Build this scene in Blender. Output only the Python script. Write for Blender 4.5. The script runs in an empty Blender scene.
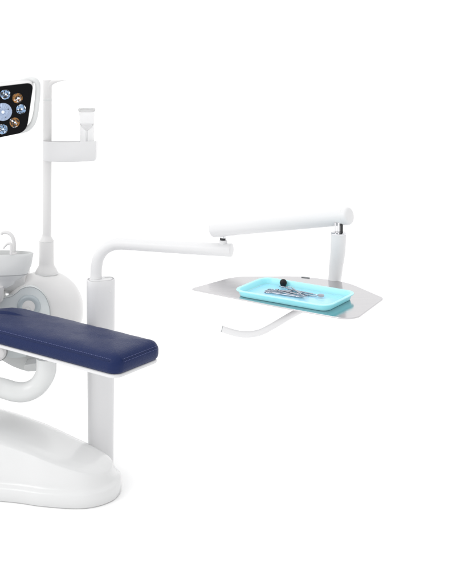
import bpy, bmesh, math, random
from mathutils import Vector, Matrix
random.seed(7)
scene = bpy.context.scene
# ------------------------------------------------------------------ camera
D, H, F, CX, CY = 3.2, 1.4156, 1232.0, 226.0, -40.0
cam_d = bpy.data.cameras.new("camera")
cam = bpy.data.objects.new("camera", cam_d)
scene.collection.objects.link(cam)
cam.location = (0, -D, H)
cam.rotation_euler = (math.radians(90), 0, 0)
cam_d.sensor_fit = 'HORIZONTAL'
cam_d.sensor_width = 36
cam_d.lens = F / 452 * 36
cam_d.shift_y = -(292 - CY) / 452
cam_d.clip_start = 0.05
cam_d.clip_end = 500
scene.camera = cam
scene.render.resolution_x, scene.render.resolution_y = 793, 1024
# ------------------------------------------------------------------ studio light
world = bpy.data.worlds.new("World")
scene.world = world
world.use_nodes = True
nt = world.node_tree
nt.nodes.clear()
wo = nt.nodes.new('ShaderNodeOutputWorld')
bg = nt.nodes.new('ShaderNodeBackground')
tc = nt.nodes.new('ShaderNodeTexCoord')
dt = nt.nodes.new('ShaderNodeVectorMath'); dt.operation = 'DOT_PRODUCT'
dt.inputs[1].default_value = (-0.26, 0.10, 0.44)
ad = nt.nodes.new('ShaderNodeMath'); ad.operation = 'ADD'; ad.inputs[1].default_value = 0.99
ad.use_clamp = False
nt.links.new(tc.outputs['Generated'], dt.inputs[0])
nt.links.new(dt.outputs['Value'], ad.inputs[0])
nt.links.new(ad.outputs[0], bg.inputs['Strength'])
bg.inputs['Color'].default_value = (1.0, 1.0, 1.0, 1)
nt.links.new(bg.outputs[0], wo.inputs['Surface'])

def area(name, loc, target, size, power):
    l = bpy.data.lights.new(name, 'AREA'); l.shape = 'RECTANGLE'
    l.size, l.size_y = size; l.energy = power; l.color = (1, 0.995, 0.985)
    o = bpy.data.objects.new(name, l); scene.collection.objects.link(o)
    o.location = loc
    o.rotation_euler = (Vector(target) - Vector(loc)).to_track_quat('-Z', 'Y').to_euler()
    return o
area("softbox_key", (-3.0, -2.2, 2.9), (0, 0, 0.5), (1.3, 1.8), 22)
# area("softbox_top", (0.9, 0.5, 3.2), (-0.1, 0.1, 0.3), (1.2, 1.2), 2)
scene.view_settings.view_transform = 'Standard'
scene.view_settings.look = 'None'
scene.view_settings.exposure = 0
scene.view_settings.gamma = 1
scene.cycles.max_bounces = 10

# ------------------------------------------------------------------ helpers
col = scene.collection
def P(px, py, Y):
    d = (Y + D) / F
    return Vector(((px - CX) * d, Y, H - (py - CY) * d))
def onz(px, py, z):
    Yd = F * (H - z) / (py - CY)
    return Vector(((px - CX) * Yd / F, Yd - D, z))
def px2m(n, Y): return n * (Y + D) / F

def mat(name, color, rough=0.4, metal=0.0, bump=0.0, bscale=40, coat=0.0, var=0.0, spec=0.5, trans=0.0, ior=1.45, subs=0.0, stretch=None):
    m = bpy.data.materials.new(name); m.use_nodes = True
    n = m.node_tree.nodes; L = m.node_tree.links
    b = n['Principled BSDF']
    b.inputs['Base Color'].default_value = (*color, 1)
    b.inputs['Roughness'].default_value = rough
    b.inputs['Metallic'].default_value = metal
    b.inputs['Specular IOR Level'].default_value = spec
    b.inputs['Coat Weight'].default_value = coat
    b.inputs['Coat Roughness'].default_value = 0.12
    b.inputs['Transmission Weight'].default_value = trans
    b.inputs['IOR'].default_value = ior
    t = n.new('ShaderNodeTexCoord'); mp = n.new('ShaderNodeMapping')
    L.new(t.outputs['Object'], mp.inputs[0])
    if stretch:
        mp.inputs['Rotation'].default_value = (0, 0, stretch[3]); mp.inputs['Scale'].default_value = stretch[:3]
    nz = n.new('ShaderNodeTexNoise'); nz.inputs['Scale'].default_value = bscale; nz.inputs['Detail'].default_value = 4
    L.new(mp.outputs[0], nz.inputs['Vector'])
    if bump:
        bp = n.new('ShaderNodeBump'); bp.inputs['Strength'].default_value = bump; bp.inputs['Distance'].default_value = 0.002
        L.new(nz.outputs['Fac'], bp.inputs['Height']); L.new(bp.outputs[0], b.inputs['Normal'])
    if var:
        mr = n.new('ShaderNodeMapRange')
        mr.inputs['To Min'].default_value = max(0.02, rough - var); mr.inputs['To Max'].default_value = rough + var
        L.new(nz.outputs['Fac'], mr.inputs['Value']); L.new(mr.outputs[0], b.inputs['Roughness'])
        mx = n.new('ShaderNodeMix'); mx.data_type = 'RGBA'
        mx.inputs[6].default_value = (*[c * (1 - var * 0.5) for c in color], 1); mx.inputs[7].default_value = (*[min(1, c * (1 + var * 0.5)) for c in color], 1)
        L.new(nz.outputs['Fac'], mx.inputs[0]); L.new(mx.outputs[2], b.inputs['Base Color'])
    return m, b, n, L

WHITE = mat('white_enamel', (.71, .71, .718), .28, var=.006, bscale=9, coat=.0, spec=.35)[0]
WARM = mat('white_plastic', (.70, .695, .695), .3, var=.01, bscale=9, coat=.05, spec=.35)[0]
GREYW = mat('pale_grey_plastic', (.66, .67, .67), .26, var=.04, bscale=12, coat=.3)[0]
COOLW = mat('cool_white_plastic', (.68, .72, .73), .22, var=.03, bscale=9, coat=.5)[0]
BASEW = mat('base_cover_gelcoat', (.70, .704, .706), .2, var=.02, bscale=5, coat=.3)[0]
LINE = mat('grey_seam', (.30, .31, .32), .5, var=.05)[0]
CHROME = mat('chrome', (.72, .72, .74), .1, 1.0, var=.02)[0]
STEEL = mat('instrument_steel', (.36, .38, .43), .12, 1.0, var=.05, bscale=200)[0]
DARK = mat('dark_pin_and_reflection', (.02, .02, .022), .3, var=.05)[0]
BLACKG = mat('black_glass_panel', (.003, .003, .004), .2, var=.03, bscale=60, spec=.1)[0]
BLACKR = mat('black_rubber', (.008, .008, .01), .5, var=.1, bscale=300, spec=.3)[0]
BLUEL = mat('blue_faceted_reflector', (.24, .36, .54), .06, .95, var=.05, bscale=500)[0]
AMBL = mat('amber_faceted_reflector', (.30, .15, .055), .08, .95, var=.05, bscale=500)[0]
CENTL = mat('frosted_lens', (.36, .44, .60), .25, .3, var=.05, bscale=300)[0]
LED_GLINT = mat('led_lens_and_glint', (.85, .9, .98), .1, 0, var=.02)[0]
CYAN = mat('cyan_tray_plastic', (.38, .84, .975), .3, var=.03, bscale=30, coat=.2)[0]
for _n in bpy.data.materials['cyan_tray_plastic'].node_tree.nodes:
    if _n.type == 'BSDF_PRINCIPLED':
        _n.inputs['Subsurface Weight'].default_value = .6; _n.inputs['Subsurface Radius'].default_value = (.5, .9, 1); _n.inputs['Subsurface Scale'].default_value = .02
CYANF = mat('cyan_tray_floor', (.33, .70, .89), .2, bump=.25, bscale=220, var=.05, coat=.3)[0]
STITCH = mat('stitch_thread', (.12, .14, .30), .7, var=.1, bscale=500)[0]

# stainless plate with brushed grain
PLATE, b, n, L = mat('brushed_stainless', (.55, .54, .552), .08, 1.0, var=.16, bscale=10, bump=.06, stretch=(1.0, 26.0, 1.0, .55))
# clear acrylic
GLASS, b, n, L = mat('clear_acrylic', (.94, .94, .945), .10, trans=.86, ior=1.25)
# navy upholstery
NAVY, b, n, L = mat('navy_leather', (.0075, .0175, .078), .30, coat=.0, spec=.22)
t = n.new('ShaderNodeTexCoord')
v = n.new('ShaderNodeTexVoronoi'); v.inputs['Scale'].default_value = 320
w = n.new('ShaderNodeTexNoise'); w.inputs['Scale'].default_value = 16; w.inputs['Detail'].default_value = 5; w.inputs['Distortion'].default_value = 1.2
L.new(t.outputs['Object'], v.inputs[0]); L.new(t.outputs['Object'], w.inputs[0])
b1 = n.new('ShaderNodeBump'); b1.inputs["Strength"].default_value = .42; b1.inputs['Distance'].default_value = .001
b2 = n.new('ShaderNodeBump'); b2.inputs['Strength'].default_value = .22; b2.inputs['Distance'].default_value = .006
L.new(v.outputs['Distance'], b1.inputs['Height']); L.new(w.outputs['Fac'], b2.inputs['Height'])
L.new(b2.outputs[0], b1.inputs['Normal']); L.new(b1.outputs[0], b.inputs['Normal'])
mr = n.new('ShaderNodeMapRange'); mr.inputs['To Min'].default_value = .28; mr.inputs['To Max'].default_value = .46
L.new(w.outputs['Fac'], mr.inputs['Value']); L.new(mr.outputs[0], b.inputs['Roughness'])
FLOOR = mat('white_studio_floor', (.98, .98, .98), .6, var=.005, bscale=3, spec=.3)[0]

def org(o):
    v = Vector((0, 0, 0))
    while o: v += o.location; o = o.parent
    return v
def obj(name, bm, m, parent=None, smooth=True, bevel=0, seg=3, sub=0, label=None, ang=35):
    bmesh.ops.recalc_face_normals(bm, faces=bm.faces)
    if parent: bmesh.ops.translate(bm, verts=bm.verts, vec=-org(parent))
    me = bpy.data.meshes.new(name); bm.to_mesh(me); bm.free()
    me.materials.append(m)
    if smooth:
        me.shade_smooth()
        try: me.set_sharp_from_angle(angle=math.radians(ang))
        except Exception: pass
    o = bpy.data.objects.new(name, me); col.objects.link(o); o.parent = parent
    if bevel:
        md = o.modifiers.new('bevel', 'BEVEL'); md.width = bevel; md.segments = seg
        md.limit_method = 'ANGLE'; md.angle_limit = math.radians(ang)
        me.polygons.foreach_set('use_smooth', [True] * len(me.polygons))
        for e in me.edges: e.use_edge_sharp = False
        wn = o.modifiers.new('wn', 'WEIGHTED_NORMAL'); wn.keep_sharp = False
    if sub:
        md = o.modifiers.new('sub', 'SUBSURF'); md.levels = md.render_levels = sub
        for e in me.edges: e.use_edge_sharp = False
    if label: o['label'] = label
    return o
def thing(name, label, cat, loc, group=None):
    o = bpy.data.objects.new(name, None); col.objects.link(o); o.location = loc
    o.empty_display_size = .05
    o['label'] = label; o['category'] = cat
    if group: o['group'] = group
    return o
def tag(o, label, cat, group=None):
    o['label'] = label; o['category'] = cat
    if group: o['group'] = group

def smooth_path(pts, n=10):
    """Catmull-Rom through (Vector, radius) pairs."""
    p = [(Vector(a), r) for a, r in pts]
    out = []
    for i in range(len(p) - 1):
        a = p[max(i - 1, 0)]; b_ = p[i]; c = p[i + 1]; d = p[min(i + 2, len(p) - 1)]
        for k in range(n):
            t = k / n
            f = lambda A, B, C_, D_: .5 * ((2 * B) + (C_ - A) * t + (2 * A - 5 * B + 4 * C_ - D_) * t * t + (3 * B - A - 3 * C_ + D_) * t ** 3)
            out.append((f(a[0], b_[0], c[0], d[0]), f(a[1], b_[1], c[1], d[1])))
    out.append(p[-1])
    return out
def ring(bm, c, x, y, r, n, sx=1, sy=1):
    return [bm.verts.new(c + x * (math.cos(2 * math.pi * k / n) * r * sx) + y * (math.sin(2 * math.pi * k / n) * r * sy)) for k in range(n)]
def bridge(bm, a, b_):
    n = len(a)
    for k in range(n): bm.faces.new((a[k], a[(k + 1) % n], b_[(k + 1) % n], b_[k]))
def tube(pts, n=32, sx=1, sy=1, bm=None, round_end=0.0, ref=None):
    bm = bm or bmesh.new()
    pts = [(Vector(a), r) for a, r in pts]
    T = [(pts[min(i + 1, len(pts) - 1)][0] - pts[max(i - 1, 0)][0]).normalized() for i in range(len(pts))]
    x = ref.copy() if ref else (Vector((0, 1, 0)) if abs(T[0].y) < .9 else Vector((1, 0, 0)))
    rings = []
    items = []
    for i, (c, r) in enumerate(pts): items.append((c, r, T[i]))
    if round_end:
        c, r, t0 = items[0]; e = round_end
        pre = [(c + t0 * e * (1 - math.cos(a)) , r - e + e * math.sin(a), t0) for a in [0, math.pi / 6, math.pi / 3]]
        c2, r2, t2 = items[-1]
        post = [(c2 - t2 * e * (1 - math.cos(a)), r2 - e + e * math.sin(a), t2) for a in [math.pi / 3, math.pi / 6, 0]]
        items[0] = (c + t0 * e, r, t0); items[-1] = (c2 - t2 * e, r2, t2)
        items = pre + items + post
    for c, r, t in items:
        x = (x - t * x.dot(t)).normalized(); y = t.cross(x)
        rings.append(ring(bm, c, x, y, r, n, sx, sy))
    for a, b_ in zip(rings, rings[1:]): bridge(bm, a, b_)
    bm.faces.new(rings[0][::-1]); bm.faces.new(rings[-1])
    return bm
def lathe(prof, c, axis='Z', n=64, bm=None, close=True):
    """prof: (r, h) from bottom to top."""
    bm = bm or bmesh.new(); c = Vector(c)
    ax = {'Z': (Vector((1, 0, 0)), Vector((0, 1, 0)), Vector((0, 0, 1))), 'Y': (Vector((1, 0, 0)), Vector((0, 0, 1)), Vector((0, -1, 0)))}[axis]
    rings = []
    for r, h in prof:
        if r < 1e-6: rings.append([bm.verts.new(c + ax[2] * h)])
        else: rings.append(ring(bm, c + ax[2] * h, ax[0], ax[1], r, n))
    for a, b_ in zip(rings, rings[1:]):
        if len(a) == 1 and len(b_) == 1: continue
        if len(a) == 1: [bm.faces.new((a[0], b_[(k + 1) % n], b_[k])) for k in range(n)]
        elif len(b_) == 1: [bm.faces.new((a[k], a[(k + 1) % n], b_[0])) for k in range(n)]
        else: bridge(bm, a, b_)
    if close:
        if len(rings[0]) > 1: bm.faces.new(rings[0][::-1])
        if len(rings[-1]) > 1: bm.faces.new(rings[-1])
    return bm
def round_poly(pts, rad, n=6):
    """2-D polygon with rounded corners; rad number or list."""
    out = []; N = len(pts)
    for i in range(N):
        p0, p, p1 = Vector(pts[i - 1]), Vector(pts[i]), Vector(pts[(i + 1) % N])
        r = rad[i] if isinstance(rad, (list, tuple)) else rad
        a = (p0 - p); b_ = (p1 - p); r = min(r, a.length * .48, b_.length * .48)
        A = p + a.normalized() * r; B = p + b_.normalized() * r
        for k in range(n + 1):
            t = k / n
            out.append(A * (1 - t) ** 2 + p * 2 * t * (1 - t) + B * t * t)
    return out
def loft(loops, cap=(True, True), bm=None):
    bm = bm or bmesh.new()
    rs = [[bm.verts.new(v) for v in lp] for lp in loops]
    for a, b_ in zip(rs, rs[1:]): bridge(bm, a, b_)
    if cap[0]: bm.faces.new(rs[0][::-1])
    if cap[1]: bm.faces.new(rs[-1])
    return bm

# ------------------------------------------------------------------ setting
bm = bmesh.new()
bmesh.ops.create_grid(bm, x_segments=4, y_segments=4, size=150)
fl = obj('floor', bm, FLOOR, smooth=False); fl['kind'] = 'structure'

# ================================================================== DENTAL CHAIR
chair = thing('dental_chair', 'reclining dental chair with navy blue leather leg rest over a sloped white base', 'dental chair', (-.62, .17, 0))
# --- base cover: plan outline walked round, wall profile lofted
# front ground line and back ground line as functions of X
def base_outline(off, n=26):
    """plan outline, off = inward offset (m)"""
    fr = [(-1.25, .085), (-.95, .07), (-.592, .018), (-.48, -.012), (-.39, -.026), (-.335, -.014), (-.294, .024), (-.279, .080), (-.290, .135), (-.33, .185), (-.42, .235), (-.55, .285), (-.70, .315), (-.95, .34), (-1.25, .35)]
    pts = [Vector((x, y, 0)) for x, y in fr]
    dense = [a for a, _ in smooth_path([(p, 0) for p in pts], 8)]
    # inward offset
    out = []
    N = len(dense)
    for i in range(N):
        t = dense[min(i + 1, N - 1)] - dense[max(i - 1, 0)]
        nrm = Vector((-t.y, t.x, 0)).normalized()
        out.append(dense[i] + nrm * off)
    return out
def ztop(x):
    # slope of the cover's top: low at the tip, rising to the left
    pts = [(-1.4, .225), (-1.0, .200), (-.8, .176), (-.60, .141), (-.5, .118), (-.41, .093), (-.34, .077), (-.28, .066)]
    for (a, za), (b_, zb) in zip(pts, pts[1:]):
        if a <= x <= b_: 
            t = (x - a) / (b_ - a); return za + (zb - za) * t
    return pts[-1][1] if x > -.3 else pts[0][1]
loops = []
for off, kind, z in [(.004, 'a', 0.0), (0, 'a', .004), (0, 'a', .032), (.0012, 'a', .035), (.004, 'a', .0375), (.010, 'a', .0415), (.0135, 'a', .046), (.0155, 'a', .052),
                     (.0215, 't', -.010), (.022, 't', -.004), (.0228, 't', -.0015), (.025, 't', 0.0006), (.040, 't', .0050), (.055, 't', .0082), (.068, 't', .0098)]:
    o2 = base_outline(off)
    loops.append([Vector((p.x, p.y, z if kind == 'a' else max(.056, ztop(p.x) + z))) for p in o2])
bm = loft(loops, cap=(True, False))
# cap of the top as strips between opposite points
top = [v for v in bm.verts][-len(loops[-1]):]
N = len(top)
for i in range(N // 2):
    j = N - 1 - i
    if i + 1 >= j - 0: break
    a, b_, c, d = top[i], top[i + 1], top[j - 1], top[j]
    if b_ is c: bm.faces.new((a, b_, d))
    else: bm.faces.new((a, b_, c, d))
obj('base_cover', bm, BASEW, chair, ang=60)
# raised lip round the foot of the lift column
a = [P(-26, 404, .22), P(-10, 405, .22), P(6, 411.5, .2), P(14, 411.5, .19), P(30, 417, .17)]
# sloping lift column rising out of the base
path = [(Vector((-.62, .20, .06)), .05), (Vector((-.74, .20, .19)), .05), (Vector((-.83, .20, .285)), .05), (Vector((-.90, .20, .36)), .05)]
obj('lift_column', tube(path, 40, sx=1.5, sy=.8, ref=Vector((0, 1, 0))), GREYW, chair, bevel=.006)
# --- J-shaped lift arm under the leg rest
Yj = .13
r = px2m(9.6, Yj)
pts = [(P(-70, 366, .2), r), (P(-40, 372, .18), r), (P(-14, 383.5, Yj), r), (P(4, 388.5, Yj), r), (P(16, 391.8, Yj), r), (P(27, 391.5, Yj), r), (P(37, 386.5, Yj), r), (P(43.5, 378, Yj), r * 1.02), (P(46.3, 370, Yj), r * 1.05), (P(46.5, 358, Yj), r * 1.06)]
obj('lift_arm', tube(smooth_path(pts, 10), 48), GREYW, chair)
# --- under-seat bracket: slanting rib with a moulded knuckle
def slab(px_pts, Y0, Y1, rad, m, name, parent, bevel=.003, drop=0):
    o2 = round_poly(px_pts, rad)
    lo = [[P(p.x, p.y, Y0) for p in o2], [P(p.x, p.y, Y0) + Vector((0, Y1 - Y0, 0)) for p in o2]]
    return obj(name, loft(lo), m, parent, bevel=bevel, ang=30)
slab([(-30, 337), (-2, 345), (12, 349), (30, 355), (54, 362.5), (50, 368.5), (37, 371.5), (25, 371.3), (12, 366.5), (0, 359.5), (-30, 345)], .25, .30, 5, GREYW, 'bracket', chair)
slab([(9.5, 347), (27.5, 356.2), (20, 357.8), (11, 358), (5, 356), (7, 351)], .235, .26, 2, COOLW, 'bracket_gusset', chair, .002)
slab([(24, 365), (38, 363), (37, 371.3), (27, 371.8), (24, 370)], .20, .26, 1.5, GREYW, 'bracket_lug', chair, .002)
bm = lathe([(0, .024), (.010, .023), (.018, .019), (.0225, .009), (.024, 0), (.024, -.02), (.021, -.023), (0, -.023)][::-1], P(-1.5, 351.5, .19), 'Y', 48)
obj('pivot_cap', bm, WARM, chair)
bm = lathe([(.0238, -.006), (.0256, -.003), (.0256, .003), (.0238, .006)], P(-1.5, 351.5, .19), 'Y', 48, close=False)
obj('pivot_seam', bm, LINE, chair)

# --- leg rest: board and cushion in their own frame (l along length to the left, w across away)
Ld = Vector((-.80, .60, 0)).normalized(); Wd = Vector((.60, .80, 0)).normalized()
C0 = Vector((-.276, -.108, .0))
ZB = .370
def seatpt(l, w, z):
    # past l0 the seat levels and sinks slightly, as the profile in the photo does
    l0 = .50; e = max(0, l - l0)
    return C0 + Ld * l + Wd * w + Vector((0, 0, z - 0.30 * e * e / (e + .1) * 1.1))
LEN = 1.0; WID = .182
def rounded_rect_lw(l0, l1, w0, w1, r, n=8, m=44):
    # loop: counter-clockwise with many points along long sides
    pts = []
    def arc(cl, cw, a0):
        for k in range(n + 1):
            a = a0 + math.pi / 2 * k / n
            pts.append((cl + r * math.cos(a), cw + r * math.sin(a)))
    arc(l0 + r, w0 + r, math.pi)
    for k in range(1, m): pts.append((l0 + r + (l1 - l0 - 2 * r) * k / m, w0))
    arc(l1 - r, w0 + r, -math.pi / 2)
    arc(l1 - r, w1 - r, 0)
    for k in range(1, m): pts.append((l1 - r - (l1 - l0 - 2 * r) * k / m, w1))
    arc(l0 + r, w1 - r, math.pi / 2)
    return pts
def seat_loft(levels, l0=0, l1=LEN, w0=0, w1=WID, r=.016):
    lo = []
    for off, z in levels:
        rr = max(.003, r - off)
        lo.append([seatpt(a, b_, z) for a, b_ in rounded_rect_lw(l0 + off, l1 - off, w0 + off, w1 - off, rr)])
    return lo
lo = seat_loft([(.006, ZB - .0095), (.0015, ZB - .0086), (0, ZB - .008), (0, ZB - .003), (.002, ZB - .0005), (.01, ZB + .001), (.02, ZB + .001)], .003, LEN, .0015, WID - .004, .024)
def cap_strip(bm, lp):
    n_ = len(lp); half = n_ // 2
    for i in range(half - 1):
        bm.faces.new((lp[i], lp[i + 1], lp[n_ - 2 - i], lp[n_ - 1 - i]))
def seatmesh(lo, capb=True, capt=True):
    bm = loft(lo, cap=(False, False)); vs = list(bm.verts); n_ = len(lo[0])
    # rotate start so strips run across the width
    def s(l): 
        k = 4
        return l[k:] + l[:k]
    if capb: cap_strip(bm, s(vs[:n_]))
    if capt: cap_strip(bm, s(vs[-n_:]))
    return bm
obj('seat_board', seatmesh(lo), WHITE, chair, ang=50)
# cushion rings: bulging side wall, soft shoulder, slightly crowned top
lv = [(.004, ZB + .001), (-.000, ZB + .006), (-.0018, ZB + .014), (-.0022, ZB + .024), (-.0006, ZB + .031), (.0030, ZB + .0375), (.008, ZB + .0430), (.015, ZB + .0468), (.024, ZB + .0495),
      (.036, ZB + .0515), (.050, ZB + .0525), (.064, ZB + .0530), (.076, ZB + .0532)]
bm = seatmesh(seat_loft(lv, 0, LEN, 0, WID, .030))
for v_ in bm.verts:
    q = v_.co
    k = math.sin(q.x * 61 + q.y * 23) * math.sin(q.y * 77 - q.x * 31) * .0007
    v_.co.z += k if q.z > ZB + .04 else 0
cushion = obj('leg_rest_cushion', bm, NAVY, chair, ang=80)
# seams: twin rows of stitches near the shoulder on the end and one along the side
def stitches(a, b_, z, step, w_, side):
    bm = bmesh.new()
    A = Vector(a); B = Vector(b_); n_ = int((B - A).length / step)
    for i in range(n_):
        t0 = A.lerp(B, (i + .15) / n_); t1 = A.lerp(B, (i + .8) / n_)
        tube([(seatpt(t0.x, t0.y, z), w_ * .6), (seatpt(*(A.lerp(B, (i + .5) / n_)), z) + side * w_ * .7, w_), (seatpt(t1.x, t1.y, z), w_ * .6)], 6, bm=bm)
    return bm
for z_, w_ in ((ZB + .0365, .0006), (ZB + .0300, .0006)):
    ofs = -.0012 if z_ < ZB + .033 else .0016
    obj('stitching', stitches((ofs, .026), (ofs, WID - .026), z_, .005, w_, -Ld), STITCH, cushion)
obj('stitching', stitches((.02, .0030), (.75, .0030), ZB + .0385, .0062, .0006, -Wd), STITCH, cushion)
# pressed seam lines (thin welts) around the shoulder
def welt(a, b_, z, r_):
    n_ = 40; A = Vector(a); B = Vector(b_)
    return tube([(seatpt(*(A.lerp(B, i / n_)), z), r_) for i in range(n_ + 1)], 8)
obj('welt', welt((.0004, .024), (.0004, WID - .024), ZB + .0335, .0010), NAVY, cushion)
obj('welt', welt((.024, .0002), (.80, .0002), ZB + .0335, .0011), NAVY, cushion)

# ================================================================== SPITTOON UNIT
Yu = .52
unit = thing('spittoon_unit', 'round white spittoon housing with rinse bowl, tall lamp pole and spiral front panel', 'spittoon unit', (-.9, Yu, 0))
hc = P(44, 311, Yu); R = px2m(39.2, Yu)
prof = [(0, .075), (.03, .0745), (.06, .0725), (.085, .067), (.10, .058), (.110, .045), (R * .98, .03), (R, .012), (R, -.012), (R * .98, -.03), (.108, -.045), (.09, -.06), (0, -.062)]
prof = [(min(r_, R) if r_ < R else R, h_) for r_, h_ in prof]
obj('housing', lathe(prof[::-1], hc, 'Y', 96), WARM, unit, ang=50)
# column carrying the housing, down to the floor left of the frame
bm = tube([(Vector((hc.x - .30, Yu, 0)), .06), (Vector((hc.x - .30, Yu, .50)), .055)], 40)
obj('support_column', bm, WARM, unit, bevel=.005)
bm = tube([(Vector((hc.x - .30, Yu, .46)), .05), (Vector((hc.x - .05, Yu, .46)), .05)], 40)
obj('cross_arm', bm, WARM, unit, bevel=.004)
# spiral front panel
def surf_y(dx, dz):   # front of housing at offset from hub
    rr = math.hypot(dx, dz)
    pp = [(0, .075), (.03, .0745), (.06, .0725), (.085, .067), (.10, .058), (.110, .045), (.2, .0)]
    for (a, ha), (b_, hb) in zip(pp, pp[1:]):
        if rr <= b_: return Yu - (ha + (hb - ha) * (rr - a) / (b_ - a))
    return Yu
Yp = Yu - .074
outl = [(-40, 301), (0, 298.6), (6, 297.8), (12, 296.3), (17, 292.5), (22, 288.8), (30, 286.8), (37, 288.8), (43, 293.5), (47.5, 301), (50, 311), (49.5, 322), (46, 331), (38, 338), (28, 341), (10, 340), (-40, 338)]
cr = [a for a, _ in smooth_path([(Vector((x, y, 0)), 0) for x, y in outl], 5)]
front = [P(p.x, p.y, Yp - .006) for p in cr]; back = [v + Vector((0, .03, 0)) for v in front]
obj('front_panel', loft([front, back]), COOLW, unit, bevel=.0015, ang=30)
rim = tube([(P(p.x, p.y, Yp - .0062), .0007) for p in cr], 8)
obj('panel_seam', rim, LINE, unit)
rc = P(28.8, 306.5, Yp - .006)
prof = []
for k in range(25):
    a = math.pi * k / 24
    prof.append((.0262 + .0085 * -math.cos(a), .0065 * math.sin(a)))
prof = [(.0352, -.004)] + prof[::-1] + [(.0175, -.003)]
obj('dial_ring', lathe(prof, rc, 'Y', 72, close=False), mat('blue_grey_plastic', (.42, .47, .50), .25, var=.03, coat=.5)[0], unit)
obj('dial', lathe([(0.0, .004), (.018, .0035), (.0215, .002), (.0225, -.002)][::-1], rc, 'Y', 64, close=False), WARM, unit)
obj('dial_groove', lathe([(.0075, .0038), (.0085, .0050), (.0095, .0038)], rc + Vector((-.002, 0, -.008)), 'Y', 40, close=False), LINE if False else GREYW, unit)

# --- collar, pole, elbow
base_c = P(46.5, 272.5, Yu)
s_ = px2m(1, Yu)
prof = [(11.5 * s_, -.004), (11.3 * s_, 0.6 * s_), (10.2 * s_, 3 * s_), (8.3 * s_, 6.2 * s_), (7.6 * s_, 8.5 * s_), (7.45 * s_, 10 * s_), (7.3 * s_, 30.5 * s_), (7.0 * s_, 32.2 * s_), (5.6 * s_, 34.6 * s_), (4.6 * s_, 36.6 * s_), (4.4 * s_, 38 * s_)]
obj('pole_collar', lathe(prof, base_c, n=48), WARM, unit, ang=30)
obj('collar_seam', lathe([(11.45 * s_, -.0012), (11.9 * s_, -.0004), (11.9 * s_, .0004), (11.45 * s_, .0012)], base_c + Vector((0, 0, -.001)), n=48, close=False), GREYW, unit)
obj('collar_seam', lathe([(7.2 * s_, -.0006), (7.5 * s_, 0), (7.2 * s_, .0006)], base_c + Vector((0, 0, 31.6 * s_)), n=48, close=False), GREYW, unit)
pr = 4.4 * s_
pole_pts = [(P(46.8, 250, Yu), pr), (P(47.2, 180, Yu), pr), (P(47.4, 99.6, Yu), pr)]
obj('lamp_pole', tube(pole_pts, 40), WARM, unit)
obj('pole_joint', lathe([(pr * 1.0, -.003), (pr * 1.06, -.002), (pr * 1.06, .002), (pr * 1.0, .003)], P(47.4, 99.6, Yu), n=48, close=False), GREYW, unit)
pole_top = [(P(47.4, 99.6, Yu), pr), (P(47.45, 79.8, Yu), pr)]
obj('pole_head', tube(pole_top, 40, round_end=.002), WARM, unit)
bm = bmesh.new(); prev = None
for x_, yb, k in [(46, 97, .9), (47.5, 95.5, .95), (49.3, 91.5, .97), (50.6, 88.2, .95), (52, 85.9, .9), (54, 84.1, .8), (57, 82.6, .65), (61, 81.4, .5), (66.5, 80.5, .3)]:
    a0, a1 = P(x_, 79.9, Yu), P(x_, yb, Yu); c_ = (a0 + a1) / 2; hh = (a0.z - a1.z) / 2
    rg = []
    for q in range(28):
        t = 2 * math.pi * q / 28; ct, st_ = math.cos(t), math.sin(t)
        rg.append(bm.verts.new(c_ + Vector((0, math.copysign(abs(ct) ** .8, ct) * pr * k, math.copysign(abs(st_) ** .8, st_) * hh))))
    if prev: bridge(bm, prev, rg)
    else: bm.faces.new(rg[::-1])
    prev = rg
bm.faces.new(prev)
obj('elbow_arm', bm, WARM, unit, ang=60)

# --- rinse bowl
bc = P(0, 274, .40); s_ = px2m(1, .40)
prof = [(0, -14 * s_), (8 * s_, -13.5 * s_), (14 * s_, -10 * s_), (15.5 * s_, -7 * s_), (20 * s_, -5 * s_), (26 * s_, -.8 * s_), (27 * s_, -.2 * s_), (27.6 * s_, .6 * s_), (31.5 * s_, 9 * s_), (33.2 * s_, 18.4 * s_), (33.5 * s_, 20.5 * s_), (33.1 * s_, 21.4 * s_), (32.3 * s_, 21.4 * s_), (31.2 * s_, 19 * s_), (28 * s_, 9 * s_), (20 * s_, 2 * s_), (0, 0)]
def squash(bm):
    for q in bm.verts: q.co.y = bc.y + (q.co.y - bc.y) * .30
    return bm
bowl = obj('rinse_bowl', squash(lathe(prof, bc, n=96)), GREYW, unit, ang=40)
obj('bowl_seam', squash(lathe([(27.0 * s_, -.0008), (27.8 * s_, 0), (27.7 * s_, .0012)], bc, n=96, close=False)), LINE, bowl)
obj('bowl_neck', tube([(bc + Vector((-.012, .0, -10 * s_)), .026), (bc + Vector((-.016, .01, -.070)), .022), (bc + Vector((-.02, .08, -.085)), .022)], 40), WARM, unit)
fr = px2m(1.9, .40)
fa = [(P(13.6, 258, .40), fr), (P(14.1, 248, .40), fr), (P(13.7, 240.5, .40), fr), (P(11.2, 235, .40), fr * .97), (P(6.8, 232.4, .40), fr * .93), (P(2.4, 232.6, .40), fr * .85), (P(1.2, 234.6, .40), fr * .8)]
obj('bowl_faucet', tube(smooth_path(fa, 8), 24), WARM, unit)
fb = [(P(11, 254, .37), fr * .8), (P(11.3, 248, .37), fr * .8), (P(10.6, 244, .37), fr * .75), (P(8, 243.4, .37), fr * .7), (P(5, 246, .37), fr * .62), (P(3.2, 248.6, .37), fr * .5)]
obj('cup_filler', tube(smooth_path(fb, 8), 20), WARM, unit)
obj('faucet_base', lathe([(fr * 1.9, 0), (fr * 1.8, .004), (fr * 1.2, .007)], P(13.6, 254.5, .40), n=32), WARM, unit)

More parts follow.
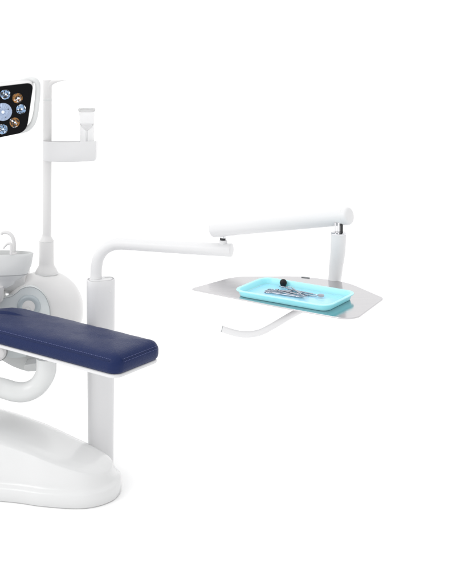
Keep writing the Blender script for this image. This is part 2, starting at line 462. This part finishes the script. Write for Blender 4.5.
# --- cup shelf: hollow dish round the pole
Yc = Yu; s_ = px2m(1, Yc)
cc = P(69.5, 160, Yc)
def dish(sc, inset=0):
    hw = 27.0 * s_ * sc - inset; hd = .040 * sc - inset
    pts = [(-hw * .80, -hd * .75), (-hw * .25, -hd * 1.05), (hw * .3, -hd * .95), (hw, -hd * .35), (hw, hd * .9), (hw * .2, hd * .95), (-hw * .72, hd * .7), (-hw, hd * .3), (-hw, -hd * .3)]
    rp = round_poly(pts, [.02, .03, .03, .002, .0035, .02, .018, .016, .016], 8)
    return rp
hgt = 19.6 * s_
lo = []
for sc, ins, z in [(1, .007, -.0015), (1, .003, -.0006), (1, .0, .003), (1, 0, hgt - .001), (1, .0006, hgt), (1, .0024, hgt), (1, .003, hgt - .001), (1, .003, .010), (1, .004, .008)]:
    o2 = dish(sc if z > .01 else .985, ins)
    lo.append([cc + Vector((p.x, p.y, z - (max(0, p.y + .01) * .17 if z > .02 else 0))) for p in o2])
obj('cup_shelf', loft(lo), WHITE, unit, ang=40)

# ================================================================== CUP
Yg = Yc + .010; s_ = px2m(1, Yg)
cupc = Vector((P(86.8, 150, Yg).x, Yg, cc.z + .0085))
ch = H - (109.5 - CY) * s_ - cupc.z
cup = thing('rinse_cup', 'clear plastic drinking cup standing in the white cup shelf on the pole', 'cup', cupc)
ro, th = 8.1 * s_, .0013
prof = [(ro * .80, 0), (ro * .82, .001), (ro * .97, ch * .96), (ro * 1.0, ch), (ro * 1.0 - th, ch), (ro * .97 - th, ch * .96), (ro * .82 - th, .004), (0, .004)]
bm = lathe(prof, (0, 0, 0), n=64, close=True)
bmesh.ops.translate(bm, vec=cupc, verts=bm.verts)
obj('cup_wall', bm, GLASS, cup, ang=50)
bm = lathe([(ro * 1.0, ch - .006), (ro * 1.06, ch - .005), (ro * 1.07, ch + .001), (ro * 1.03, ch + .0025), (ro * .96, ch + .001), (ro * .95, ch - .005), (ro * 1.0, ch - .006)], (0, 0, 0), n=64, close=False)
bmesh.ops.translate(bm, vec=cupc, verts=bm.verts)
obj('cup_rim', bm, mat('frosted_acrylic', (.88, .88, .88), .2, trans=.6, ior=1.3)[0], cup)
prof = [(ro * .16, .0045), (ro * .16, ch * .56), (ro * .62, ch * .62), (ro * .84, ch * .70), (ro * .80, ch * .70), (ro * .56, ch * .635), (ro * .10, ch * .57), (ro * .10, .0045)]
bm = lathe(prof, (0, 0, 0), n=48, close=False)
bmesh.ops.translate(bm, vec=cupc, verts=bm.verts)
obj('inner_funnel', bm, mat('clear_funnel_acrylic', (.98, .98, .985), .1, trans=.93, ior=1.2)[0], cup)

# ================================================================== OPERATING LAMP
Yl = .36
lamp = thing('operating_lamp', 'white dental operating lamp with black face and ring of blue and amber reflectors', 'lamp', P(3, 112, Yl))
def lampP(u, v_, d=0):
    """u right, v down from lamp centre in picture units; d depth behind the face; face turned a little"""
    yaw = math.radians(12)
    s = px2m(1, Yl)
    c = P(3, 112, Yl)
    return c + Vector((math.cos(yaw) * u * s / math.cos(yaw), math.sin(yaw) * u * s + d, -v_ * s))
face = [(-31, -22.5), (29.3, -28.6), (22.4, 20.8), (-25, 29.5)]
fp = round_poly(face, [8, 7.5, 9, 8], 8)
def scl(pp, k, dx=0, dy=0): return [Vector((p.x * k + dx, p.y * k + dy)) for p in pp]
lo = [[lampP(p.x, p.y, 0) for p in fp], [lampP(p.x, p.y, .005) for p in scl(fp, 1.005)]]
obj('front_panel', loft(lo), BLACKG, lamp, bevel=.001)
lo = [[lampP(p.x, p.y, d) for p in scl(fp, k, dx, dy)] for k, dx, dy, d in [(.985, 0, 0, .004), (1.01, 0, -.2, .004), (1.02, -.2, -1.2, .010), (1.01, -.6, -3.4, .030), (.93, -1.5, -4.0, .042), (.75, -3, -2, .052)]]
obj('lamp_housing', loft(lo), WARM, lamp, ang=40)
# handle bar on the right
hp = [(17, -28.5, .030), (26, -31.0, .026), (32, -30.2, .018), (34.7, -26, .016), (34.8, -18, .016), (33, 0, .016), (31, 9, .018), (28, 15, .020), (22.5, 19.5, .026), (13, 21.5, .030)]
obj('lamp_handle', tube(smooth_path([(lampP(u, v_, d), px2m(2.7, Yl)) for u, v_, d in [(a_ - 1.8, b_, c_) for a_, b_, c_ in hp]], 8), 20), GREYW, lamp)
# lamp arm going up and away to the left, outside the frame
obj('lamp_arm', tube(smooth_path([(lampP(-12, 0, .045), .018), (lampP(-22, -4, .12), .018), (lampP(-60, -26, .16), .016), (lampP(-100, -60, .16), .016)], 8), 24), WARM, lamp)
def reflector(u, v_, r_, m, facets=10, name='reflector'):
    bm = bmesh.new(); c = lampP(u, v_, 0); rr = px2m(r_, Yl)
    yaw = math.radians(12); X = Vector((math.cos(yaw), math.sin(yaw), 0)); Z = Vector((0, 0, 1)); Nn = Vector((math.sin(yaw), -math.cos(yaw), 0))
    rings = []
    for j, (k, h) in enumerate([(1.0, .0008), (.97, .0022), (.78, .0012 + rr * .10), (.52, .0012 + rr * .22), (.26, .0012 + rr * .12)]):
        rings.append([bm.verts.new(c + Nn * h + X * math.cos(2 * math.pi * (i + .5 * (j % 2)) / facets) * rr * k + Z * math.sin(2 * math.pi * (i + .5 * (j % 2)) / facets) * rr * k) for i in range(facets)])
    for j, (a, b_) in enumerate(zip(rings, rings[1:])):
        for i in range(facets):
            if j % 2: bm.faces.new((a[i], a[(i + 1) % facets], b_[(i + 1) % facets])), bm.faces.new((a[i], b_[(i + 1) % facets], b_[i]))
            else: bm.faces.new((a[i], a[(i + 1) % facets], b_[i])), bm.faces.new((a[(i + 1) % facets], b_[(i + 1) % facets], b_[i]))
    bm.faces.new(rings[-1])
    for q in bm.verts:
        if random.random() < .5: q.co += Nn * random.uniform(-.0006, .0012)
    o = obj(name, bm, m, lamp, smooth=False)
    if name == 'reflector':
        o.data.materials.append(DARK); o.data.materials.append(LED_GLINT)  # random facets coloured dark or bright to imitate uneven room reflections
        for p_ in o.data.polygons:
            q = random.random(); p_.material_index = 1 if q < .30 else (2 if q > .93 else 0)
    return o, c, X, Z, Nn, rr
spots = [(2.2, -17.6, 5.3, 0), (14, -13.5, 5.3, 1), (17.5, -2.3, 5.1, 0), (11.2, 10.8, 5.2, 1), (-.4, 17.2, 5.1, 0), (-12.2, 13.0, 5.1, 1), (-17.2, 1.2, 5.1, 0), (-11.5, -12.5, 5.2, 1)]
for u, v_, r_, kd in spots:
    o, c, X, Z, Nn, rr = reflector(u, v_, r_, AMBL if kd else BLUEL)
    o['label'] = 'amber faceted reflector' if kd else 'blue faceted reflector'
    bm = bmesh.new(); bmesh.ops.create_icosphere(bm, subdivisions=1, radius=rr * .26)
    bmesh.ops.translate(bm, vec=c + Nn * (rr * .16) + X * rr * .1, verts=bm.verts)
    obj('led', bm, LED_GLINT, o, smooth=False)
    for q in range(3):     # struts of the reflector cell
        a = random.uniform(0, 6.28)
        bm = tube([(c + Nn * .0042 + (X * math.cos(a) + Z * math.sin(a)) * rr * .12, .0006), (c + Nn * .0030 + (X * math.cos(a) + Z * math.sin(a)) * rr * .85, .0006)], 6)
        obj('cell_rib', bm, DARK, o)
bm = bmesh.new()
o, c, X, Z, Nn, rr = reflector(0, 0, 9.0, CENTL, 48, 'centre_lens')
for a in (.5, 2.1, 3.6, 5.2):
    bm = bmesh.new(); bmesh.ops.create_icosphere(bm, subdivisions=1, radius=rr * .09)
    bmesh.ops.translate(bm, vec=c + Nn * .0045 + (X * math.cos(a) + Z * math.sin(a)) * rr * .62, verts=bm.verts)
    obj('sensor', bm, BLACKG, o)
bm = bmesh.new(); bmesh.ops.create_icosphere(bm, subdivisions=2, radius=rr * .2)
bmesh.ops.translate(bm, vec=c + Nn * .0035, verts=bm.verts)
obj('led', bm, LED_GLINT, o)

# ================================================================== TRAY STAND
Ys = .25
stand = thing('tray_stand', 'white column and jointed swing arm carrying a steel instrument table', 'tray stand', (P(100.8, 300, Ys).x, Ys, 0))
pc = P(100.8, 279, Ys); ztopp = pc.z
def postloop(sc, z):
    hw = .0395 * sc; hd = .0285 * sc
    o2 = round_poly([(-hw, -hd), (hw, -hd), (hw, hd), (-hw, hd)], [.027 * sc] * 4, 8)
    a = math.radians(20); return [Vector((pc.x + p.x * math.cos(a) - p.y * math.sin(a), Ys + p.x * math.sin(a) + p.y * math.cos(a), z)) for p in o2]
lo = [postloop(.88, 0), postloop(.885, .02), postloop(1.0, ztopp - .02), postloop(1.0, ztopp - .001), postloop(.985, ztopp), postloop(.93, ztopp), postloop(.92, ztopp - .003)]
obj('column', loft(lo), WHITE, stand, ang=40)
# cap insert with slot
lo = [postloop(.80, ztopp - .004), postloop(.80, ztopp + .0005), postloop(.77, ztopp + .0015)]
bm = loft(lo)
obj('column_cap', bm, WHITE, stand)
bm = tube([(Vector((pc.x + .010, Ys + .008, ztopp + .0018)), .0016), (Vector((pc.x + .030, Ys + .012, ztopp + .0018)), .0016)], 10)
obj('cap_slot', bm, GREYW, stand)
bm = lathe([(0, .0012), (.0012, .001), (.0016, 0)][::-1], P(110.0, 292, Ys - .0255), 'Y', 20)
obj('screw_cover', bm, GREYW, stand)
# lower swing arm
ar = lambda n_, Y: px2m(n_, Y)
pts = [(P(96, 284, Ys), ar(5.8, Ys)), (P(96.1, 274, Ys), ar(5.8, Ys)), (P(96.6, 266, Ys), ar(5.8, Ys)), (P(98.6, 257.5, Ys), ar(5.8, Ys)), (P(103.8, 249.8, Ys), ar(5.8, Ys)), (P(112, 245.2, Ys), ar(5.8, Ys)), (P(122, 244, Ys - .01), ar(5.8, Ys)), (P(150, 245.6, Ys - .04), ar(6.0, Ys - .04)), (P(190, 248, Ys - .08), ar(6.3, Ys - .08)), (P(231.8, 250.2, Ys - .12), ar(6.6, Ys - .12))]
sp = smooth_path(pts, 10)
# constant round end
obj('swing_arm', tube(sp, 48, round_end=.002), WHITE, stand)
# first joint
j = P(223.3, 243.8, Ys - .11); sj = px2m(1, Ys - .11)
obj('joint_collar', lathe([(4.0 * sj, -.004), (4.0 * sj, 3.2 * sj), (3.6 * sj, 3.8 * sj)], j, n=40), WHITE, stand)
obj('joint_pin', lathe([(2.8 * sj, 3.0 * sj), (2.8 * sj, 9 * sj)], j, n=32), CHROME, stand)
obj('joint_bush', lathe([(3.1 * sj, 3.4 * sj), (3.1 * sj, 5.4 * sj), (2.8 * sj, 5.6 * sj)], j + Vector((-.001, 0, .001)), n=32), DARK, stand)
# upper spring arm
Ya, Yb = Ys - .11, -.12
A = P(212.6, 229.3, Ya); B = P(350.2, 215.8, Yb)
ra, rb = px2m(8.0, Ya), px2m(8.9, Yb)
obj('spring_arm', tube([(A, ra), (A.lerp(B, .5), (ra + rb) / 2), (B, rb)], 56, round_end=.007), WHITE, stand)
dirn = (B - A).normalized()
obj('end_cap_seam', tube([(B - dirn * .016, rb * 1.001), (B - dirn * .0155, rb * 1.001)], 56), GREYW, stand)
# second joint: chrome pins into the bent hanger
h0 = P(338.6, 233.6, Yb); sh = px2m(1, Yb)
for dx, rr, m in ((-3.3, .9, CHROME), (.1, 1.2, CHROME), (3.0, 1.4, DARK)):
    obj('hanger_pin', lathe([(rr * sh, -.004), (rr * sh, 11 * sh)], h0 + Vector((dx * sh, 0, 0)), n=24), m, stand)
obj('hanger_washer', lathe([(7.6 * sh, 0), (7.9 * sh, .4 * sh), (7.9 * sh, 1.2 * sh), (7.2 * sh, 1.6 * sh)], h0 + Vector((0, 0, -.6 * sh)), n=48), CHROME, stand)
hg = [(P(338.5, 234.2, Yb), ar(7.7, Yb)), (P(338.3, 243, Yb), ar(7.7, Yb)), (P(337.6, 254, Yb + .002), ar(7.5, Yb)), (P(336, 266, Yb + .005), ar(7.1, Yb)), (P(335.0, 277, Yb + .006), ar(6.7, Yb)), (P(333.2, 286, Yb + .007), ar(6.5, Yb)), (P(331.5, 289, Yb + .008), ar(6.4, Yb))]
obj('hanger', tube(smooth_path(hg, 8), 48), WHITE, stand)
# table plate
ZP = .6156
pp = [(190.5, 288.6), (234, 276.6), (300, 276.0), (347, 282), (384, 298), (358, 317.2), (343, 318.2), (277, 306.2)]
pl = [onz(x, y, ZP) for x, y in pp]
o2 = round_poly([(v_.x, v_.y) for v_ in pl], [.012, .03, .04, .04, .012, .03, .03, .05], 6)
lo = [[Vector((p.x, p.y, ZP - .0035)) for p in o2], [Vector((p.x, p.y, ZP)) for p in o2]]
obj('table_plate', loft(lo), PLATE, stand, bevel=.0008, ang=30)
cen = sum((v_ for v_ in pl), Vector()) / len(pl)
# mount below the plate and bent handle
hm = P(331, 290, Yb + .016)
u1 = Vector((hm.x, hm.y, ZP - .016))
obj('plate_mount', tube([(Vector((hm.x, hm.y + .004, ZP - .020)), .012), (Vector((cen.x + .02, cen.y, ZP - .014)), .012)], 24, sy=1, sx=.75), WHITE, stand)
Yh = -.30
hr = px2m(3.2, Yh)
hp = [(P(322, 301, Yh + .03), hr), (P(306, 307.5, Yh), hr), (P(291, 315.2, Yh), hr), (P(279, 322.3, Yh), hr), (P(267, 329.2, Yh), hr), (P(258.5, 332.8, Yh), hr), (P(248, 334.4, Yh), hr), (P(236, 333.2, Yh), hr), (P(221.5, 328.8, Yh), hr)]
obj('table_handle', tube(smooth_path(hp, 8), 28, round_end=.0012), WHITE, stand)
e0, e1 = P(222.4, 329.1, Yh), P(221.6, 328.85, Yh)
obj('handle_end_ring', tube([(e0.lerp(e1, .4), hr * 1.01), (e1, hr * 1.01)], 28), LINE, stand)
# dark clip at the back edge of the plate
k0, k1 = onz(301.5, 276.9, ZP + .001), onz(309.5, 277.8, ZP + .001)
obj('back_clip', tube([(k0, .0013), (k1, .0013)], 12), LINE, stand)

# ================================================================== CYAN TRAY
tc_ = Vector((.1630, -.280, ZP))
ang = math.radians(-33.0)
U = Vector((math.cos(ang), math.sin(ang), 0)); V = Vector((-math.sin(ang), math.cos(ang), 0))
TL, TW, TH = .1295, .0735, .0165
tray = thing('instrument_tray', 'pale cyan plastic tray holding dental instruments on the steel table', 'tray', tc_)
def tl(hl, hw, r_, z):
    o3 = round_poly([(-hl, -hw), (hl, -hw), (hl, hw), (-hl, hw)], r_, 8)
    return [tc_ + U * p.x + V * p.y + Vector((0, 0, z)) for p in o3]
# TL/TW are the rim's half sizes
t_ = .0012
lo = [tl(TL - .0095, TW - .009, .022, .0005), tl(TL - .008, TW - .0075, .024, .002), tl(TL - .0045, TW - .005, .028, TH - .004), tl(TL, TW, .032, TH - .003), tl(TL + .0008, TW + .0008, .033, TH - .0015), tl(TL, TW, .032, TH), tl(TL - .0065, TW - .0065, .027, TH - .0005),
      tl(TL - .0085, TW - .008, .025, TH - .003), tl(TL - .0115, TW - .0105, .021, .0045), tl(TL - .0145, TW - .0135, .018, .003)]
obj('tray_shell', loft(lo, cap=(True, False)), CYAN, tray, ang=40)
lo = [tl(TL - .0125, TW - .0115, .020, .0018), tl(TL - .0125, TW - .0115, .020, .0034)]
obj('tray_floor', loft(lo), CYANF, tray)

# ------------------------------------------------------------------ instruments on the tray
ZT = ZP + .0034
GI = 'steel instruments lying in the cyan tray'
def loc(u, v_, h=0): return tc_ + U * (u - .012) + V * (v_ + .007) + Vector((0, 0, .0034 + h))
def rod_thing(name, label, cat, u0, v0, a, length, h=.002):
    c = loc(u0, v0); t0 = thing(name, label, cat, c, GI)
    d = (U * math.cos(a) + V * math.sin(a)); s = Vector((0, 0, 1)).cross(d)
    return t0, d, s, c + Vector((0, 0, h))
def handle(t0, c, d, length, r_=.0021):
    pts = []
    n_ = 28
    for i in range(n_ + 1):
        x = (i / n_ - .5) * length
        rr = r_ * (1 if i % 2 else .82) if (4 < i < 12 or 16 < i < 24) else r_
        if i in (0, n_): rr *= .5
        pts.append((c + d * x, rr))
    return obj('handle', tube(pts, 14), STEEL, t0)
# mouth mirror
t0, d, s, c = rod_thing('mouth_mirror', 'steel mouth mirror with round head at the right end of the pile', 'dental mirror', .006, .010, math.radians(2), .11)
handle(t0, c, d, .072)
e = c + d * .036
obj('shank', tube(smooth_path([(e, .0012), (e + d * .014, .0009), (e + d * .022 + Vector((0, 0, .003)), .0009)], 6), 10), STEEL, t0)
bm = lathe([(.0075, -.0006), (.008, 0), (.0075, .001), (.0068, .0006), (0, .0006)], (0, 0, 0), n=36)
bmesh.ops.rotate(bm, cent=(0, 0, 0), matrix=Matrix.Rotation(math.radians(12), 3, 'X'), verts=bm.verts)
bmesh.ops.translate(bm, vec=e + d * .030 + Vector((0, 0, .004)), verts=bm.verts)
obj('mirror_head', bm, STEEL, t0)
# probe, scaler
for nm, lb, ct, u0, v0, a, ln, hk in (
        ('dental_probe', 'thin double-ended steel probe lying along the front of the tray pile', 'dental probe', -.012, -.018, math.radians(3), .105, .010),
        ('sickle_scaler', 'steel scaler with curved tips crossing the tweezers in the tray', 'dental scaler', -.004, .016, math.radians(-20), .10, .008),
        ('amalgam_plugger', 'short thick steel plugger at the left end of the tray pile', 'dental plugger', -.030, .010, math.radians(28), .085, .002),
        ('periodontal_probe', 'long straight steel probe slanting across the top of the tray pile', 'periodontal probe', .010, .004, math.radians(-38), .080, .009),
        ('spoon_excavator', 'steel excavator lying nearest the back wall of the tray', 'dental excavator', .018, .026, math.radians(-5), .088, .007)):
    t0, d, s, c = rod_thing(nm, lb, ct, u0, v0, a, ln, .0026 if nm not in ('sickle_scaler', 'periodontal_probe') else (.0062 if nm == 'sickle_scaler' else .0095))
    handle(t0, c, d, ln * .62, .0019)
    for sg in (-1, 1):
        e = c + d * sg * ln * .31
        obj('tip', tube(smooth_path([(e, .0013), (e + d * sg * .011, .0009), (e + d * sg * .017 + s * sg * hk * .45, .0007), (e + d * sg * .015 + s * sg * hk, .0003)], 8), 8), STEEL, t0)
# tweezers
t0, d, s, c = rod_thing('tweezers', 'open steel tweezers with bent tips lying in the tray', 'tweezers', .006, -.006, math.radians(-12), .11, .0045)
for sg in (-1, 1):
    pts = [(c - d * .052, .0012), (c - d * .03 + s * sg * .005, .0020), (c + s * sg * .0065, .0022), (c + d * .03 + s * sg * .004, .0016), (c + d * .046 + s * sg * .0022 + Vector((0, 0, .003)), .0008)]
    obj('arm', tube(smooth_path(pts, 8), 10, sx=1.2, sy=.45), STEEL, t0)
obj('heel', tube([(c - d * .055, .0015), (c - d * .046, .0026)], 12), STEEL, t0)
# forceps
t0, d, s, c = rod_thing('forceps', 'steel ring-handled forceps lying under the other instruments', 'forceps', -.020, .004, math.radians(14), .1, .0016)
for sg in (-1, 1):
    pts = [(c + d * .040 + s * sg * .0006, .0009), (c + d * .012, .0016), (c - d * .01 - s * sg * .004, .0016), (c - d * .032 - s * sg * .008, .0014)]
    obj('arm', tube(smooth_path(pts, 8), 10), STEEL, t0)
    rc_ = c - d * .040 - s * sg * .0095
    ringp = [(rc_ + (d * math.cos(q) + s * math.sin(q)) * .0075, .0013) for q in [2 * math.pi * k / 24 for k in range(25)]]
    obj('finger_ring', tube(ringp, 8), STEEL, t0)
obj('pivot_screw', lathe([(.0028, -.002), (.0028, .002), (.0015, .0028)], c + d * .010, n=20), DARK, t0)
# black bulb
bl = onz(283.3, 287.0, ZT)
bulb = thing('rubber_bulb', 'small round black rubber bulb at the back of the cyan tray', 'rubber bulb', bl)
rb_ = .0088
prof = [(.0045, 0), (.0052, .002), (.0068, .0035)] + [(rb_ * math.sin(a), .0105 - rb_ * math.cos(a)) for a in [math.pi * k / 20 for k in range(6, 20)]] + [(0, .0105 + rb_)]
obj('bulb', lathe(prof, bl, n=40), BLACKR, bulb)
obj('bulb_collar', lathe([(.0048, 0), (.0062, .0006), (.0062, .0024), (.0050, .003)], bl, n=32), STEEL, bulb)
